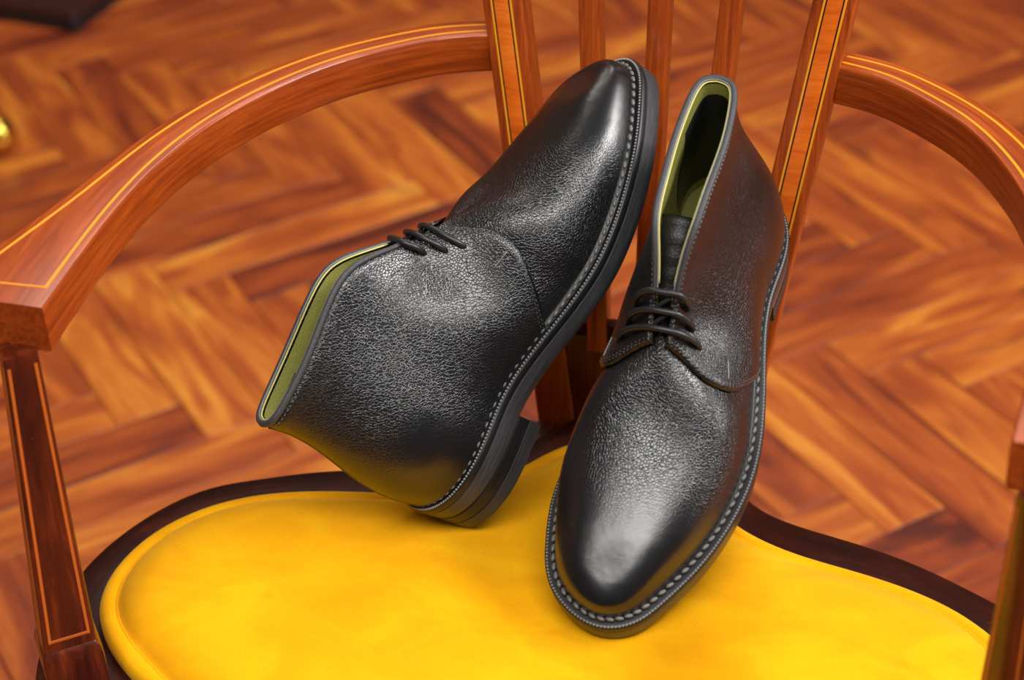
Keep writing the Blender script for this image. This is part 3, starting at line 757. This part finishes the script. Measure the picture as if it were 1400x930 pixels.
    # ---- outsole
    def capped(S, nm, mat, parent=None, **kw):
        S = np.array(S); v, f = S.reshape(-1, 3), gridfaces(len(S), S.shape[1], closed_m=True, flip=True); n = S.shape[1]
        for off, fl in ((0, False), ((len(S) - 1) * n, True)):
            for i in range(n // 2):
                q_ = tuple(dict.fromkeys([(i) % n, (i + 1) % n, (n - 1 - i) % n, (n - i) % n]))
                if len(q_) > 2: q_ = tuple(off + a for a in q_); f.append(q_[::-1] if not fl else q_)
        return part(nm, v, f, mat, parent, **kw)
    def sg(off, dz):
        P = outline(s, off); return np.concatenate([P, (zsole(P[:, 0]) + dz)[:, None]], 1)
    capped([sg(.006, 0), sg(.0022, .0002), sg(.0010, .0014), sg(.0004, TO * .5), sg(.0005, TO - .0010), sg(.0016, TO - .0002), sg(.006, TO)], 'outsole', SOLE, angle=50)
    # ---- heel
    sb = np.interp(.0775, outline(np.linspace(.08, .2, 400))[:, 0], np.linspace(.08, .2, 400)); sc = 1 - np.interp(.0775, outline(1 - np.linspace(.08, .2, 400))[:, 0], np.linspace(.08, .2, 400))
    hs = np.concatenate([np.linspace(0, sb, 36), np.linspace(sc, 1, 37)[:-1]])
    def hg(off, z):
        P = outline(hs, off); P[:, 0] = np.minimum(P[:, 0], .0775 - off); return np.concatenate([P, np.full((len(P), 1), z)], 1)
    def heelpart(nm, z0, z1, o0, mat):
        S = np.array([hg(o0 + .004, z0), hg(o0 + .0010, z0), hg(o0, z0 + .0008), hg(o0, z1 - .0004), hg(o0 + .0006, z1), hg(o0 + .004, z1)])
        return capped(S, nm, mat, angle=40)
    heelpart('heel_lift', HS * .42, HS + .0008, .0008, WELT)
    heelpart('heel_top_piece', -.0035, HS * .42, .0008, HEEL)
    return root
RA = [[0.26226, -0.72024, -0.64224], [0.65665, 0.62089, -0.42815], [0.70713, -0.30943, 0.63578]]; TA = [-0.07954, -0.17866, 0.02216]
RB = [[-0.04883, 0.99859, 0.0206], [-0.91251, -0.03622, -0.40745], [-0.40613, -0.03869, 0.913]]; TB = [0.05324, 0.01640, 0.14900]
build_shoe('chukka_boot', 'black grained leather chukka boot balanced on its heel, toe up against the spindles', True, RA, TA)
build_shoe('chukka_boot', 'black grained leather chukka boot with its toe down on the yellow seat', False, RB, TB)

# ------------------------------------------------------------------ things on the floor behind
pl = bpy.data.objects.new('display_plinth', None); COL.objects.link(pl); pl.location = (-1.158 - .22 * .9925 + .17 * .1219, 1.260 + .22 * .1219 + .17 * .9925, 0)
setprops(pl, 'low dark brown plinth with a black base on the parquet, behind the left armrest', 'plinth')
BRN = plain('dark_brown_veneer', srgb(52, 20, 18), .4, coat=.2); BLK = plain('black_base', (.008, .008, .009), .4)
def slab(nm, x0, x1, y0, y1, z0, z1, r, mat, par, loc, rot=0.):
    L = rrect(x0, x1, y0, y1, r, 3); S = [[(a, b, z) for a, b in L] for z in (z0, z1 - .002)] + [[(a * .997, b * .997, z1) for a, b in L]]
    v, f = loft(S); return obj(nm, v, [t[::-1] for t in f], mat, par, angle=40)
pl.rotation_euler = (0, 0, math.radians(-7))
slab('base', -.22, .22, -.17, .17, 0, .016, .006, BLK, pl, None)
slab('top_panel', -.215, .215, -.165, .165, .016, .026, .006, BRN, pl, None)
BRASS = plain('polished_brass', srgb(225, 190, 80), .22, 1.)
bk = bpy.data.objects.new('brass_ball_foot', None); COL.objects.link(bk); bk.location = (-1.094, .915, 0)
setprops(bk, 'polished brass ball foot on the parquet at the far left, left of the armrest', 'foot')
def lathe(nm, prof, mat, par, m=28):
    S = np.array([[(r * math.cos(a), r * math.sin(a), z) for a in np.arange(m) * 2 * math.pi / m] for r, z in prof]); v, f = loft(S); return obj(nm, v, f, mat, par, angle=50)
lathe('ball', [(max(.0005, .027 * math.sin(t)), .0270 - .027 * math.cos(t)) for t in np.linspace(.02, math.pi - .02, 18)], BRASS, bk)
lathe('collar', [(.008, .052), (.012, .0535), (.012, .058), (.009, .060), (.009, .065), (.0005, .0652)], BRASS, bk)
